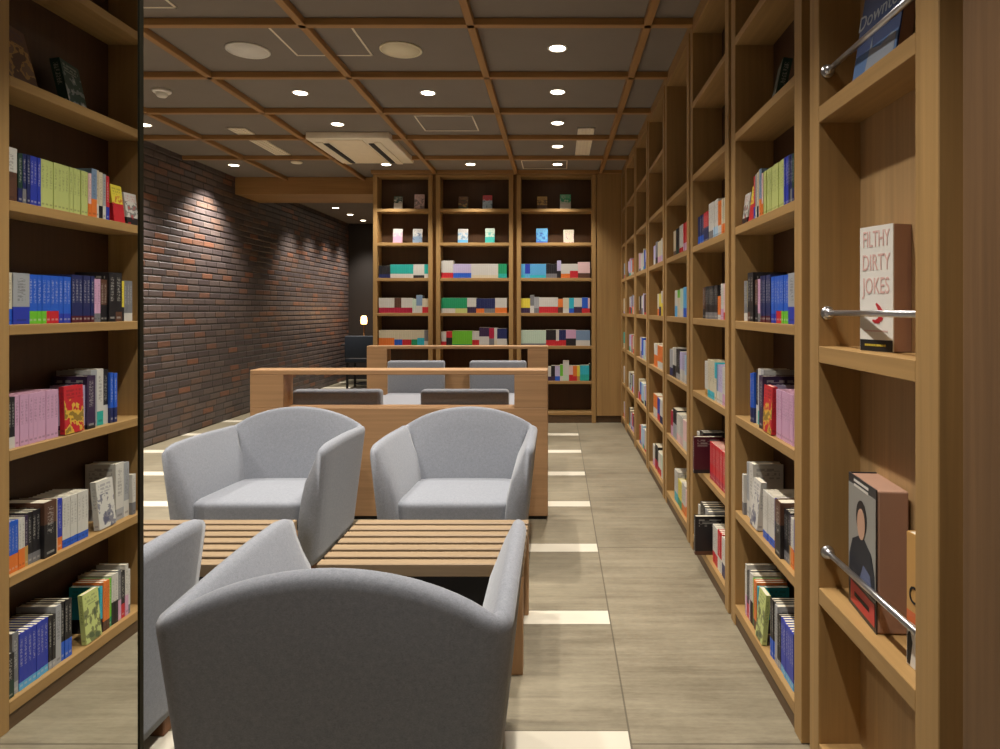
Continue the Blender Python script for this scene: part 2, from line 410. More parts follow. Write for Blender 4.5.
# air conditioner cassette
t = thing('air_conditioner', 'beige ceiling cassette air conditioner with two dark slots', 'air conditioner', (-1.73, 5.98, H))
mb = MB(); mb.box(-.345, .345, -.49, .45, -.058, -.0002, .008, 3); mb.build('casing', acm, t)
mb = MB(); mb.box(-.18, .11, -.44, .41, -.066, -.054, .006, 3); mb.build('intake_panel', plain('beige_panel', (250,234,204), .5), t)
for s, x in ((1, -.225), (2, .155)):
    mb = MB(); mb.box(x-.022, x+.022, -.34, .40, -.0665, -.060); tag(mb.build('outlet_slot', black, t), 'dark air outlet slot')
for x in (-.275, .215):
    mb = MB(); mb.box(x-.03, x+.03, -.38, .44, -.068, -.058, .003, 1); mb.build('louver', acm, t)

# ------------------------------------------------------------------ downlights
def light_data(name, watt, ang, blend, col=(1, .94, .85), size=.022):
    l = bpy.data.lights.new(name, 'SPOT'); l.energy = watt; l.spot_size = rad(ang); l.spot_blend = blend; l.color = col; l.shadow_soft_size = size
    return l
ld_main = light_data('downlight_beam', 44, 96, .9)
ld_brick = light_data('brick_beam', 190, 112, 1.0)
ld_far = light_data('far_beam', 75, 84, .9)
proto = thing('ceiling_downlight', 'x', 'ceiling light')
mb = MB(); mb.lathe([(.056,-.0003),(.056,-.004),(.050,-.006),(.044,-.002),(.044,-.0003)], 0, 0, 28); mb.build('trim_ring', white, proto)
mb = MB(); mb.lathe([(.043,-.0005),(.043,-.0042),(.0,-.0048)], 0, 0, 28); tag(mb.build('lens', lensm, proto), 'glowing lamp lens')
def downlight(x, y, label, ld, group=None, first=[True], z=H, tilt=0):
    o = proto if first[0] else copy_tree(proto); first[0] = False
    o.location = (x, y, z); tag(o, label, None, group)
    if group is None and 'group' in o: del o['group']
    l = bpy.data.objects.new('lamp_beam', ld); C.objects.link(l); l.parent = o; l.location = (0, 0, -.05); l.rotation_euler = (0, tilt, 0)
order = ['first', 'second', 'third', 'fourth', 'fifth']
for i, y in enumerate([3.73, 4.48, 5.23, 5.98, 6.72]):
    downlight(0, y, 'ceiling downlight over the aisle edge, %s from the far bookcases' % order[4-i], ld_main)
for y in (.73, 1.48, 2.23, 2.98):
    downlight(0, y, 'ceiling downlight over the aisle edge, above the picture', ld_main, 'downlights above the near aisle')
for x, y, l in ((-1.735, 4.5, 'ceiling downlight in line with the round white speaker grille'),
                (-.874, 4.5, 'bright ceiling downlight behind the round cream speaker grille'),
                (-1.735, 5.26, 'ceiling downlight before the front edge of the air conditioner'),
                (-.877, 6.72, 'ceiling downlight over the middle far bookcase'),
                (-1.235 if False else -1.30+.0, 6.74, None)):
    if l: downlight(x, y, l, ld_main)
downlight(-1.728, 6.73, 'ceiling downlight overlapping the far edge of the air conditioner', ld_main)
for x in (-.874, -1.735):
    for y in (2.98, 2.23):
        downlight(x, y, 'ceiling downlight above the armchairs', ld_main, 'downlights above the near armchairs')
downlight(-1.31+.0, 6.80, 'ceiling downlight at the far corner of the air conditioner', ld_main) if False else None
downlight(-3.28, 6.76, 'ceiling downlight washing the brick wall before the wooden header', ld_brick)
downlight(-3.27, 5.28, 'ceiling downlight by the brick wall, at the mirror edge', ld_brick)
for y in (3.8, 2.3, .8): downlight(-3.28, y, 'ceiling downlight along the brick wall', ld_brick, 'near brick wall downlights')
for i, y in enumerate((8.9, 9.62, 10.3, 10.98)):
    downlight(-3.2, y, 'small downlight in the dim room beyond the header, %s one in' % order[i], ld_far)

# ------------------------------------------------------------------ bookcases
SH = [.08, .437, .797, 1.155, 1.51, 1.866, 2.23]
ROWN = ['floor-level', 'knee-high', 'seat-high', 'waist-high', 'chest-high', 'head-high', 'top']
UC = [1.811+.795*k for k in range(7)]            # centres of the joints between the units
units = [(1.841, 2.586)]
for k in range(1, 6): units.append((UC[k]+.02, UC[k+1]-.02))
units.append((UC[6]+.02, 7.03))
UN = ['first aisle bookcase', 'second aisle bookcase', 'third aisle bookcase', 'fourth aisle bookcase', 'fifth aisle bookcase', 'sixth aisle bookcase', 'narrow last aisle bookcase']
ULAB = ['tall oak aisle bookcase next to the display shelves with rails', 'tall oak aisle bookcase, second beyond the display shelves',
        'tall oak aisle bookcase, third beyond the display shelves', 'tall oak aisle bookcase, fourth beyond the display shelves',
        'tall oak aisle bookcase, fifth beyond the display shelves', 'tall oak aisle bookcase, sixth beyond the display shelves',
        'narrow oak aisle bookcase in the corner by the end wall']
ST = .056
def aisle_case(y0, y1, label, shelves, thick, depth, st=(ST, ST), bmat=None):
    t = thing('bookcase', label, 'bookcase', (FX, (y0+y1)/2, 0))
    h = (y1-y0)/2
    for s in (-1, 1):
        w = st[0] if s < 0 else st[1]
        a, b_ = (-h, -h+w) if s < 0 else (h-w, h)
        mb = MB(); mb.box(0, depth+.008, a, b_, .0, H-.045, .002, 1); mb.build('side_panel', oak[2], t)
    a, b_ = -h+st[0]+.0003, h-st[1]-.0003
    mb = MB(); mb.box(depth-.004, depth+.008, a, b_, .045, H-.045); mb.build('back_panel', bmat or oakb_shade, t)
    mb = MB(); mb.box(0.0005, depth-.0045, a, b_, H-.085, H-.0455, .002, 1); mb.build('top_panel', oak[1], t)
    mb = MB(); mb.box(.004, depth-.005, a, b_, 0.0005, .0445); mb.build('plinth', kickw, t)
    for i, z in enumerate(shelves):
        mb = MB(); mb.box(.0008, depth-.0045, a, b_, z-(thick if i or len(shelves) < 6 else .035), z, .0015, 1); mb.build('shelf', oak[1], t)
    return t
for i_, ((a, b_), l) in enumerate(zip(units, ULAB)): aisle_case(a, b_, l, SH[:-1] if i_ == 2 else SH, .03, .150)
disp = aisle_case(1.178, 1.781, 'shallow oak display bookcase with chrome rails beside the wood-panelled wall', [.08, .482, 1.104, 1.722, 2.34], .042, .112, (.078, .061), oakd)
# recess fillers between the units and crown strip above them
gaps = [(1.781, 1.841)] + [(c-.02, c+.02) for c in UC[1:]]
for a, b_ in gaps:
    mb = MB(); mb.box(FX+.03, .829, a+.0005, b_-.0005, 0, H); struct('trim_%d' % n, mb, recessw); n += 1
mb = MB(); mb.box(FX+.004, .829, 1.177, 7.03, H-.0445, H-.0005); struct('trim_%d' % n, mb, oak[1]); n += 1
# chrome rails of the display bookcase
for z, l in ((1.812, 'chrome rail above the display shelf holding the blue book'), (1.19, 'chrome rail across the display shelf holding the white book'),
             (.574, 'chrome rail across the low display shelf holding the portrait book')):
    t = thing('shelf_rail', l, 'rail', (.695, 1.72, z))
    mb = MB(); mb.tube((0,-.004,0), (0,-.464+.004,0), .0072); mb.build('rod', chrome, t)
    for yy, s in ((-.0005, -1), (-.4635, 1)):
        mb = MB(); mb.tube((0,yy,0), (0,yy+s*.005,0), .017, 24); mb.ball((0,yy+s*.012,0), .0135, 20, 12); mb.build('mount', chrome, t)

# far bookcases
FSH = [.115, .442, .812, 1.158, 1.527, 1.899, 2.256]
farc = [(-1.942, -1.317, 'oak far bookcase beside the dim brick passage'), (-1.279, -.468, 'oak far bookcase in the middle of the end wall'), (-.430, .405, 'oak far bookcase next to the aisle end')]
FN = ['far bookcase by the passage', 'middle far bookcase', 'far bookcase by the aisle']
for x0, x1, l in farc:
    t = thing('bookcase', l, 'bookcase', ((x0+x1)/2, 7.02, 0)); h = (x1-x0)/2; w = .044
    for a, b_ in ((-h, -h+w), (h-w, h)):
        mb = MB(); mb.box(a, b_, 0, .19, 0, H-.042, .002, 1); mb.build('side_panel', oak[2], t)
    mb = MB(); mb.box(-h+w+.0003, h-w-.0003, .178, .189, .05, H-.042); mb.build('back_panel', oakb_shade, t)
    mb = MB(); mb.box(-h+w+.0003, h-w-.0003, .0005, .1775, 2.595, H-.0425, .002, 1); mb.build('top_panel', oak[0], t)
    mb = MB(); mb.box(-h+w+.0003, h-w-.0003, .006, .1775, .0005, .0795); mb.build('plinth', kickw, t)
    for i, z in enumerate(FSH):
        mb = MB(); mb.box(-h+w+.0003, h-w-.0003, .0008, .1775, z-.032, z, .0015, 1); mb.build('shelf', oak[0], t)
for a, b_ in ((-1.317, -1.279), (-.468, -.430)):
    mb = MB(); mb.box(a+.0005, b_-.0005, 7.05, 7.209, 0, H-.04); struct('trim_%d' % n, mb, recessw); n += 1

# ------------------------------------------------------------------ books
def book_meshes():
    """unit book: spine at x=0 facing -x, thickness y -.5...5, height z 0..1"""
    mb = MB(); k = .045
    mb.box(0, .03, -.5, .5, 0, 1); mb.box(.0305, 1, -.5, -.5+k, 0, 1); mb.box(.0305, 1, .5-k, .5, 0, 1)
    cov = mb.mesh('book_cover', bookm)
    mb = MB(); mb.box(.031, .985, -.5+k+.001, .5-k-.001, .006, .985)
    pg = mb.mesh('book_pages', pagem)
    return cov, pg
covm, pgm = book_meshes()
COL = {'white':(206,203,196),'cream':(208,198,172),'pink':(205,160,190),'black':(34,32,36),'grey':(120,120,124),'silver':(160,162,166),
 'navy':(34,42,92),'blue':(38,92,200),'royal blue':(44,60,170),'sky blue':(90,170,220),'yellow-green':(190,200,124),'yellow':(226,208,70),
 'red':(196,40,50),'crimson':(176,30,64),'orange':(224,120,50),'teal':(40,170,160),'green':(30,150,100),'bright green':(110,190,50),
 'purple':(58,40,72),'lavender':(190,180,215),'brown':(90,60,46),'maroon':(80,24,40),'pale green':(190,210,190),'grey-blue':(120,145,175),
 'turquoise':(50,180,200),'gold':(190,150,80),'dark green':(30,60,50),'beige':(205,190,160),'pale pink':(225,190,190),'pale blue':(170,200,225)}
books = []
def add_book(row, case, cname, loc, rz, d, t, h, c1, c2, c3, band, art=0, lean=0, label=None, group=None, desc=None, tiltx=0):
    # apparent size in the photograph's frame, to choose which stay individual
    Yd = max(.5, loc[1]); sc = 667/Yd
    if abs(rz) < .1 and loc[0] > FX-.01: area = t*sc*(loc[0]/Yd)*h*sc + .3*t*sc*h*sc
    else: area = t*h*sc*sc
    if case == UN[0]: area *= 30
    if art: area *= 6
    books.append(dict(row=row, case=case, cname=cname, loc=loc, rz=rz, d=d, t=t, h=h, c1=c1, c2=c2, c3=c3, band=band, art=art, lean=lean, label=label, group=group, desc=desc, area=area, tiltx=tiltx))
def light_of(c): return sum(COL[c]) > 380
def rowof(unit, row, items, y, ylim, xf=FX+.016):
    """books spine-out on an aisle shelf, from the near end (small y) to the far end. item: (n, thick, height, colour, foot, band, [depth, dx])"""
    runi = 0
    for it in items:
        if it[0] == 'gap': y += it[1]; continue
        n_, th, hh, c, c2, band = it[:6]; dp = it[6] if len(it) > 6 else .107; dx = it[7] if len(it) > 7 else 0; lab = it[8] if len(it) > 8 else None
        runi += 1
        for i in range(n_):
            if y+th > ylim: return
            jx = R.uniform(0, .003); hj = hh if n_ > 2 else hh+R.uniform(-.002, .002)
            c3 = 'black' if light_of(c) else 'white'
            add_book(ROWN[row], UN[unit], c, (xf+dx+jx, y+th/2, SH[row]+.0006), 0, dp, th-.0006, hj, c, c2, c3, band,
                     label=lab, group=('run', unit, row, runi, c) if n_ > 1 else None, desc=it[9] if len(it) > 9 else None)
            y += th
B_ = .148
def face(unit, row, y, w, h, t, c1, c2, c3, band, label, x=None, lean=6, art=1, rzo=0):
    """cover towards the aisle; y = near edge"""
    x = FX+.03 if x is None else x
    add_book(ROWN[row], UN[unit], c1, (x, y, SH[row]+.003), PI/2+rad(rzo), w, t, h, c1, c2, c3, band, art, rad(lean), label)

# --- first full bookcase (also seen in the mirror)
Ya, Yb = 1.899, 2.528
rowof(0, 4, [(1,.05,.158,'white','brown',.55,.10,.004,'thick white and brown book beside dark spines, chest-high shelf, first aisle bookcase'),(1,.016,.148,'dark green','navy',.3),(1,.014,.148,'navy','grey',.3),(1,.013,.148,'navy','navy',0),(3,.0135,.148,'royal blue','royal blue',0),
   (12,.0172,.148,'yellow-green','yellow',0),(1,.015,.148,'pale pink','orange',.3),(1,.026,.166,'grey-blue','orange',.38),(1,.013,.166,'beige','white',.3),(1,.018,.160,'cream','black',.28),(1,.016,.158,'silver','white',.3),(1,.016,.156,'red','royal blue',.3)], Ya, Yb)
face(0, 4, 2.385, .06, .135, .018, 'yellow','red','black', .5, 'small yellow and red cover standing face out on the chest-high shelf', FX+.035, 7)
face(0, 4, 2.452, .07, .118, .014, 'white','black','red', .22, 'small white cover with black foot at the far end, chest-high shelf', FX+.03, 7)
rowof(0, 3, [('gap',.001),(1,.012,.15,'white','blue',.3),(1,.014,.15,'cream','blue',.3),(1,.06,.15,'silver','royal blue',.34,.107,-.004,'pale thick volume with blue foot beside the blue run, waist-high shelf'),
   (4,.0175,.148,'blue','bright green',.26),(3,.0175,.148,'blue','red',.26),(3,.0175,.148,'blue','royal blue',.2),(6,.0178,.156,'navy','maroon',.14,.112),
   (2,.016,.146,'pink','grey',.2),(2,.017,.146,'brown','black',.4),(1,.036,.172,'black','black',0,.118,-.006),(1,.036,.174,'black','brown',.2,.118,-.006),(1,.02,.148,'yellow','black',.35),(3,.016,.148,'grey','white',.2)], Ya, Yb)
rowof(0, 2, [(3,.0125,.148,'black','white',.22),(10,.0168,.150,'pink','pink',0),('gap',.107),(1,.014,.15,'lavender','purple',.1),(1,.04,.178,'purple','black',.08,.12,-.006,'thick dark purple book with pale spine writing, seat-high shelf'),
   (1,.03,.192,'silver','silver',0,.118,.008),(1,.032,.196,'white','teal',.25,.10,.008),(1,.024,.19,'black','white',.35,.1,.01),(2,.017,.175,'blue','navy',.3)], Ya, Yb)
face(0, 2, 2.118, .085, .152, .016, 'red','yellow','black', .0, 'small fiery red and yellow cover facing the aisle beside the pink run', FX+.013, 2)
rowof(0, 1, [(4,.0125,.148,'blue','orange',.35),(2,.012,.148,'white','orange',.4),(1,.012,.148,'purple','gold',.4),(3,.016,.155,'black','grey',.2),(1,.05,.172,'brown','black',.6,.14,-.012,'large dark brown book jutting out of the knee-high shelf, first aisle bookcase'),
   (1,.02,.165,'cream','cream',0,.12),(1,.02,.16,'royal blue','orange',.25),(7,.0165,.158,'white','blue',.16,.12)], Ya, Yb)
face(0, 1, 2.285, .085, .165, .02, 'white','navy','navy', .0, 'white cover with a navy diagonal on the knee-high shelf', FX+.02, 5)
rowof(0, 1, [(1,.045,.205,'white','silver',.2,.11,.012,'tall white book with grey lettering, far end of the knee-high shelf'),(1,.03,.20,'silver','white',.3,.11,.012),(1,.02,.15,'white','grey',.3)], 2.395, Yb)
rowof(0, 0, [(1,.03,.13,'black','dark green',.4,.107,-.004),(1,.022,.178,'grey','silver',.2,.125),(7,.0163,.166,'royal blue','sky blue',.14,.125),(2,.014,.166,'black','silver',.15,.125),(1,.024,.185,'silver','silver',.1,.125),(3,.015,.185,'black','blue',.32,.12)], Ya, Yb)
face(0, 0, 2.215, .075, .165, .016, 'yellow-green','black','dark green', .0, 'acid yellow-green cover facing the aisle on the floor-level shelf', FX+.014, 5)
rowof(0, 0, [(1,.014,.16,'turquoise','black',.3),(2,.016,.17,'orange','brown',.2),(1,.014,.168,'bright green','green',.2),(2,.017,.178,'white','black',.45,.12),(1,.018,.18,'grey','pink',.4),(1,.02,.17,'black','red',.3),(1,.018,.185,'white','pink',.4),(1,.014,.16,'white','grey',.2)], 2.298, Yb)
face(0, 5, 1.93, .15, .19, .014, 'brown','gold','purple', .0, 'dark cover with a golden patch leaning on the head-high shelf', FX+.042, 14, rzo=-8)
face(0, 5, 2.17, .115, .15, .03, 'dark green','silver','white', .0, 'thick dark green and white book leaning on the head-high shelf', FX+.045, 12, rzo=-10)

# --- the others: near end left empty or not, colours from the photograph
def U(k): a, b_ = units[k]; return a+ST+.004, b_-ST-.004
FARGAP = {(1,4):.05,(1,3):.15,(1,2):.19,(2,4):.15,(2,3):.2,(2,2):.02,(2,1):.05,(2,0):.18,(3,4):.12,(3,3):.3,(3,2):.14,(3,1):.12}
def rr(k, row, items, start=0.0):
    a, b_ = U(k); start = min(start, .03); fg = FARGAP.get((k, row), R.uniform(0, .12) if k > 2 and k < 6 else 0)
    tot = sum(i[0]*i[1] for i in items); f = (b_-a-start-fg)/tot
    items = [((max(1, round(i[0]*f)),)+tuple(i[1:])) if not (len(i) > 8) else i for i in items]
    tot = sum(i[0]*i[1] for i in items); f = (b_-a-start-fg)/tot
    items = [(i[0], i[1]*min(f, 1.25))+tuple(i[2:]) for i in items]
    rowof(k, row, items, a+start, b_+.0001)
rr(1,4,[(3,.018,.150,'cream','orange',.3),(2,.017,.15,'orange','white',.3),(3,.018,.165,'white','pale blue',.3),(2,.03,.168,'white','grey',.25,.12),(3,.018,.14,'red','navy',.5),(4,.017,.14,'navy','blue',.3)],.05)
rr(1,3,[(3,.016,.150,'pale pink','red',.2),(2,.016,.15,'white','pink',.3),(2,.02,.10,'orange','white',.2),(9,.021,.148,'black','grey',.2),(2,.018,.146,'brown','black',.3)],.05)
rr(1,2,[(3,.018,.16,'white','pink',.3),(2,.02,.165,'lavender','white',.3),(1,.03,.16,'grey-blue','white',.3),(1,.03,.168,'turquoise','cream',.6),(3,.03,.172,'cream','turquoise',.2,.12),(2,.02,.16,'white','gold',.2)],.05)
a_, b_ = U(1)
rowof(1,1,[(13,.0245,.165,'red','crimson',.2,.115)], a_+.01, 3.03)
rowof(1,1,[(1,.03,.17,'maroon','black',.1,.135,-.058,'large maroon book jutting out of the knee-high shelf, second aisle bookcase'),(2,.02,.15,'crimson','white',.3),(3,.025,.175,'black','grey',.3),(3,.02,.16,'white','teal',.35)], 3.095, b_)
rowof(1,0,[(5,.022,.165,'white','navy',.35),(3,.024,.17,'red','white',.35),(4,.022,.165,'white','red',.3),(1,.03,.18,'silver','black',.4)], a_+.01, 2.98)
rowof(1,0,[(1,.03,.175,'black','brown',.1,.14,-.064,'large black-covered book jutting out of the floor-level shelf, second aisle bookcase'),(2,.03,.185,'silver','white',.3),(3,.035,.19,'black','silver',.4),(2,.02,.165,'white','teal',.35)], 3.035, b_)
rr(2,4,[(4,.02,.16,'red','pink',.3),(3,.02,.16,'white','red',.2),(3,.018,.155,'black','dark green',.3),(2,.02,.15,'beige','brown',.2)],.1)
rr(2,3,[(5,.02,.165,'sky blue','blue',.3),(3,.02,.160,'pale green','white',.3),(3,.018,.155,'bright green','cream',.7),(3,.018,.155,'white','sky blue',.4)],.08)
rr(2,2,[(3,.02,.155,'pale blue','white',.3),(4,.02,.165,'lavender','white',.4),(2,.03,.17,'black','silver',.2),(3,.022,.175,'white','black',.4),(3,.02,.16,'silver','navy',.3)],.04)
rr(2,1,[(4,.02,.16,'pale pink','white',.3),(5,.022,.165,'white','pale pink',.3),(3,.022,.175,'black','silver',.5),(2,.02,.15,'crimson','pink',.4)],.05)
rr(2,0,[(2,.02,.15,'pale pink','orange',.4),(3,.022,.16,'white','orange',.3),(2,.03,.15,'yellow','green',.3),(3,.022,.18,'white','turquoise',.3)],.1)
rr(3,4,[(3,.02,.16,'white','lavender',.3),(3,.02,.15,'cream','pink',.3),(2,.02,.16,'grey','black',.3),(2,.02,.14,'lavender','white',.3)],.08)
rr(3,3,[(3,.02,.165,'white','yellow',.5),(2,.02,.15,'yellow','purple',.4),(2,.02,.15,'cream','orange',.3)],.08)
rr(3,2,[(5,.022,.155,'orange','white',.3),(3,.022,.16,'white','orange',.5)],.12)
rr(3,1,[(3,.02,.16,'white','navy',.3),(2,.02,.155,'royal blue','red',.3),(3,.02,.16,'orange','white',.4)],.1)
rr(3,0,[(3,.02,.155,'pale green','white',.3),(3,.02,.15,'white','red',.3),(2,.03,.17,'black','crimson',.4),(2,.02,.15,'white','pink',.3)],.12)
CC = ['white','lavender','pale blue','cream','grey','navy','red','pink','blue','black','orange','pale green','brown','teal']
for k in (4, 5, 6):
    for row in range(0, 6 if k < 6 else 5):
        if row == 5: continue
        its = []
        for _ in range(7 if k < 6 else 2): its.append((R.choice((1,2,2,3)), R.uniform(.018,.026), R.uniform(.145,.178), R.choice(CC[:5]) if R.random() < .5 else R.choice(CC), R.choice(CC), R.uniform(.1,.4)))
        rr(k, row, its, R.uniform(.03,.12))

# --- far bookcases, by the photograph's columns (95 px to the metre)
def fx(px): return (px-557.5)/95.0
def frow(ci, row, items):
    """items: (px0, px1, height, colour, foot, band, n)"""
    for ri, (a, b_, hh, c, c2, band) in enumerate(items):
        xa, xb = fx(a), fx(b_); n_ = max(1, round((xb-xa)/.021)); th = (xb-xa)/n_
        lo = farc[ci][0]+.0455; hi = farc[ci][1]-.0455
        for i in range(n_):
            cx = xa+(i+.5)*th
            if cx-th/2 < lo or cx+th/2 > hi: continue
            c3 = 'black' if light_of(c) else 'white'
            add_book(ROWN[row], FN[ci], c, (cx, 7.034+R.uniform(0,.003), FSH[row]+.0006), PI/2, .12, th-.0006, hh, c, c2, c3, band, group=('frun', ci, row, ri, c) if n_ > 1 else None)
def fface(ci, row, px0, px1, hh, c1, c2, c3, band, label, lean=-9):
    w = (px1-px0)/95.0
    add_book(ROWN[row], FN[ci], c1, (fx(px0), 7.085, FSH[row]+.004), 0, w, .02, hh, c1, c2, c3, band, 1, rad(lean), label)
fface(0,5+1,392.5,401,.14,'dark green','white','white',.45,'dark and white cover alone on the top shelf, far bookcase by the passage')
fface(0,6,413,423,.16,'pale pink','grey','brown',.0,'pale pinkish cover on the top shelf, far bookcase by the passage')
fface(0,5,391.5,401,.15,'white','pink','pink',.45,'white and pink cover on the head-high shelf, far bookcase by the passage')
fface(0,5,411.5,421,.15,'white','grey-blue','navy',.45,'white and slate-blue cover on the head-high shelf, far bookcase by the passage')
fface(1,6,457.5,467,.14,'brown','dark green','gold',.2,'dim brownish cover on the top shelf of the middle far bookcase',-12)
fface(1,6,482,491.5,.15,'red','pale blue','navy',.6,'red and pale blue cover on the top shelf of the middle far bookcase')
fface(1,5,457,467,.15,'white','sky blue','grey',.2,'white cover with blue foot on the head-high shelf, middle far bookcase')
fface(1,5,484.5,494,.155,'pale green','teal','teal',.4,'green and white cover on the head-high shelf, middle far bookcase')
fface(2,6,537,547,.14,'gold','brown','black',.3,'golden brown cover leaning sideways on the top shelf, far bookcase by the aisle',-14)
fface(2,6,560,571,.16,'green','white','white',.35,'green and white cover on the top shelf, far bookcase by the aisle')
fface(2,5,536,547.5,.155,'sky blue','blue','navy',.1,'light blue cover on the head-high shelf, far bookcase by the aisle')
fface(2,5,563.5,574,.14,'cream','pale pink','brown',.0,'cream cover with a dark motif on the head-high shelf, far bookcase by the aisle')
frow(0,4,[(378.4,390,.13,'black','navy',.3),(390,413,.145,'teal','white',.3),(413,424,.145,'white','black',.2),(424,428,.145,'teal','white',.3)])
frow(0,3,[(378.4,394,.16,'white','crimson',.35),(394,401,.16,'brown','crimson',.35),(401,412,.16,'white','crimson',.35),(412,416,.15,'pale green','white',.3),(416,422,.19,'grey-blue','white',.4),(422,428,.155,'cream','red',.4)])
frow(0,2,[(378.4,394,.165,'cream','orange',.5),(394,402,.165,'cream','blue',.4),(402,411,.165,'cream','red',.4),(411,417,.165,'cream','green',.4),(417,424,.165,'cream','turquoise',.5),(424,428,.165,'grey','white',.3)])
frow(1,4,[(441,453,.185,'white','red',.3),(453,471,.150,'lavender','blue',.35),(471,498,.15,'white','cream',.2),(498,508.8,.15,'green','teal',.3)])
frow(1,3,[(441,455,.16,'green','white',.3),(455,467,.16,'green','yellow-green',.3),(467,476,.16,'white','purple',.4),(476,484,.155,'navy','orange',.3),(484,495,.155,'navy','grey',.3),(495,508.8,.16,'white','orange',.35)])
frow(1,2,[(441,446,.15,'white','red',.3),(446,452,.155,'red','black',.55),(452,472,.16,'bright green','green',.1),(472,479,.155,'white','red',.4),(479,489,.195,'purple','white',.5),(489,494,.19,'crimson','grey',.4),(494,497,.19,'white','cream',.3),(497,508.8,.185,'navy','white',.4)])
frow(2,4,[(521,525,.15,'sky blue','turquoise',.2),(525,530,.15,'royal blue','sky blue',.3),(530,546,.15,'sky blue','turquoise',.2),(546,557,.15,'black','grey',.3),(557,561,.185,'lavender','black',.4),(561,570,.15,'white','orange',.3),(570,578,.15,'white','red',.5),(578,592,.17,'pale pink','brown',.3)])
frow(2,3,[(521,530,.155,'yellow','purple',.35),(530,534,.19,'grey','white',.4),(534,539,.17,'silver','grey',.3),(539,558,.165,'white','red',.4),(558,563,.15,'orange','brown',.4),(563,569,.16,'cream','white',.3),(569,574,.16,'turquoise','blue',.3),(574,582,.16,'white','purple',.4),(582,588,.165,'blue','red',.3),(588,592,.16,'pale pink','red',.3)])
frow(2,2,[(521,546,.165,'pale green','grey',.15),(546,556,.17,'black','red',.35),(556,559,.17,'white','red',.3),(559,566,.17,'navy','red',.35),(566,576,.17,'pink','black',.45),(576,592,.165,'grey-blue','white',.35)])
frow(2,1,[(548,551,.15,'white','purple',.3),(551,555,.16,'black','purple',.3),(555,560,.16,'lavender','blue',.3),(560,563,.17,'bright green','white',.3),(563,569,.21,'white','pale green',.3),(569,573,.16,'pale pink','red',.4),(573,577,.16,'orange','red',.3),(577,580,.16,'yellow','gold',.3),(580,589,.165,'turquoise','teal',.4),(589,592,.18,'dark green','black',.3)])

# --- choose the 300 that show largest, the rest become one object
books.sort(key=lambda q: -q['area'])
keep, rest = books[:288], books[288:]
keep.sort(key=lambda q: (q['case'], q['row'], q['loc'][1] if q['case'] in UN else q['loc'][0]))
# group identical runs, name the position of the others
from collections import Counter
ordn = ['first','second','third','fourth','fifth','sixth','seventh','eighth','ninth','tenth','eleventh','twelfth','thirteenth','fourteenth','fifteenth','sixteenth']
def shelf_phrase(q): return '%s shelf, %s' % (q['row'], q['case'])
runs = {}
for q in keep:
    if q['group']: runs.setdefault(q['group'], []).append(q)
seen_run = {}
for g, qs in runs.items():
    q = qs[0]; base = (q['case'], q['row'], q['c1'])
    seen_run.setdefault(base, []).append(g)
singles = Counter((q['case'], q['row'], q['c1'], q['c2']) for q in keep if not q['group'] and not q['label'])
cnt = Counter()
used = set()
for q in keep:
    if q['label']: q['g'] = None; continue
    foot = '' if q['band'] < .01 or q['c2'] == q['c1'] else ', %s foot' % q['c2']
    if q['group'] and len(runs[q['group']]) > 1:
        lab = '%s paperback%s, matching run, %s' % (q['c1'], foot, shelf_phrase(q)); q['g'] = 'run of %s books%s, %s' % (q['c1'], foot, shelf_phrase(q))
        if lab in used and q['group'] not in [x for x in used if isinstance(x, tuple)]: lab = lab.replace('matching run', 'second matching run'); q['g'] = 'second ' + q['g']
        used.add(lab); used.add(q['group'])
        if 'second matching' in lab: pass
    else:
        q['g'] = None; lab = '%s book%s, %s' % (q['c1'], foot, shelf_phrase(q))
        k = 1; l2 = lab
        while l2 in used: k += 1; l2 = '%s %s' % (ordn[k-1], lab)
        lab = l2; used.add(lab)
    q['label'] = lab
proto_b = {}
for i, q in enumerate(keep):
    big = q['area'] > 60 or q['art'] or q['case'] in UN[:3]
    key = bool(big)
    if key not in proto_b:
        o = link('book', covm)
        if big: link('pages', pgm, o)
        proto_b[key] = o
    else:
        o = proto_b[key].copy(); C.objects.link(o)
        for ch in proto_b[key].children:
            c = ch.copy(); C.objects.link(c); c.parent = o
    for kk in ('label', 'category', 'group'):
        if kk in o: del o[kk]
    o.location = q['loc']; o.scale = (q['d'], q['t'], q['h']); o.rotation_euler = (q['lean'], 0, q['rz'])
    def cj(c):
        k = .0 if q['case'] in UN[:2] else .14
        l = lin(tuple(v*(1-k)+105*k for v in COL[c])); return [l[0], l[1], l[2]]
    o['c1'] = cj(q['c1']); o['c2'] = cj(q['c2']); o['c3'] = cj(q['c3']); o['band'] = float(q['band']) if q['band'] > 0 else -.1
    o['seed'] = float(i % 97)*1.7; o['art'] = float(q['art'])
    tag(o, q['label'], 'book', q['g'])
# the remaining small far ones
V, F, CL = [], [], []
for q in rest:
    M = Matrix.Translation(q['loc']) @ Matrix.Rotation(q['rz'], 4, 'Z') @ Matrix.Rotation(q['lean'], 4, 'X')
    def bx(x0, x1, y0, y1, z0, z1, c):
        b0 = len(V)
        for p in ((x0,y0,z0),(x1,y0,z0),(x1,y1,z0),(x0,y1,z0),(x0,y0,z1),(x1,y0,z1),(x1,y1,z1),(x0,y1,z1)):
            V.append((M @ Vector((p[0]*q['d'], p[1]*q['t'], p[2]*q['h'])))[:])
        for f in ((0,3,2,1),(4,5,6,7),(0,1,5,4),(1,2,6,5),(2,3,7,6),(3,0,4,7)): F.append(tuple(b0+i for i in f)); CL.append(lin(COL[c]))
    bd = max(q['band'], .001)
    bx(0, 1, -.5, .5, bd, .985, q['c1'])
    if bd > .01: bx(0, 1, -.5, .5, 0, bd, q['c2'])
    bx(.03, .98, -.44, .44, .985, .993, 'cream')
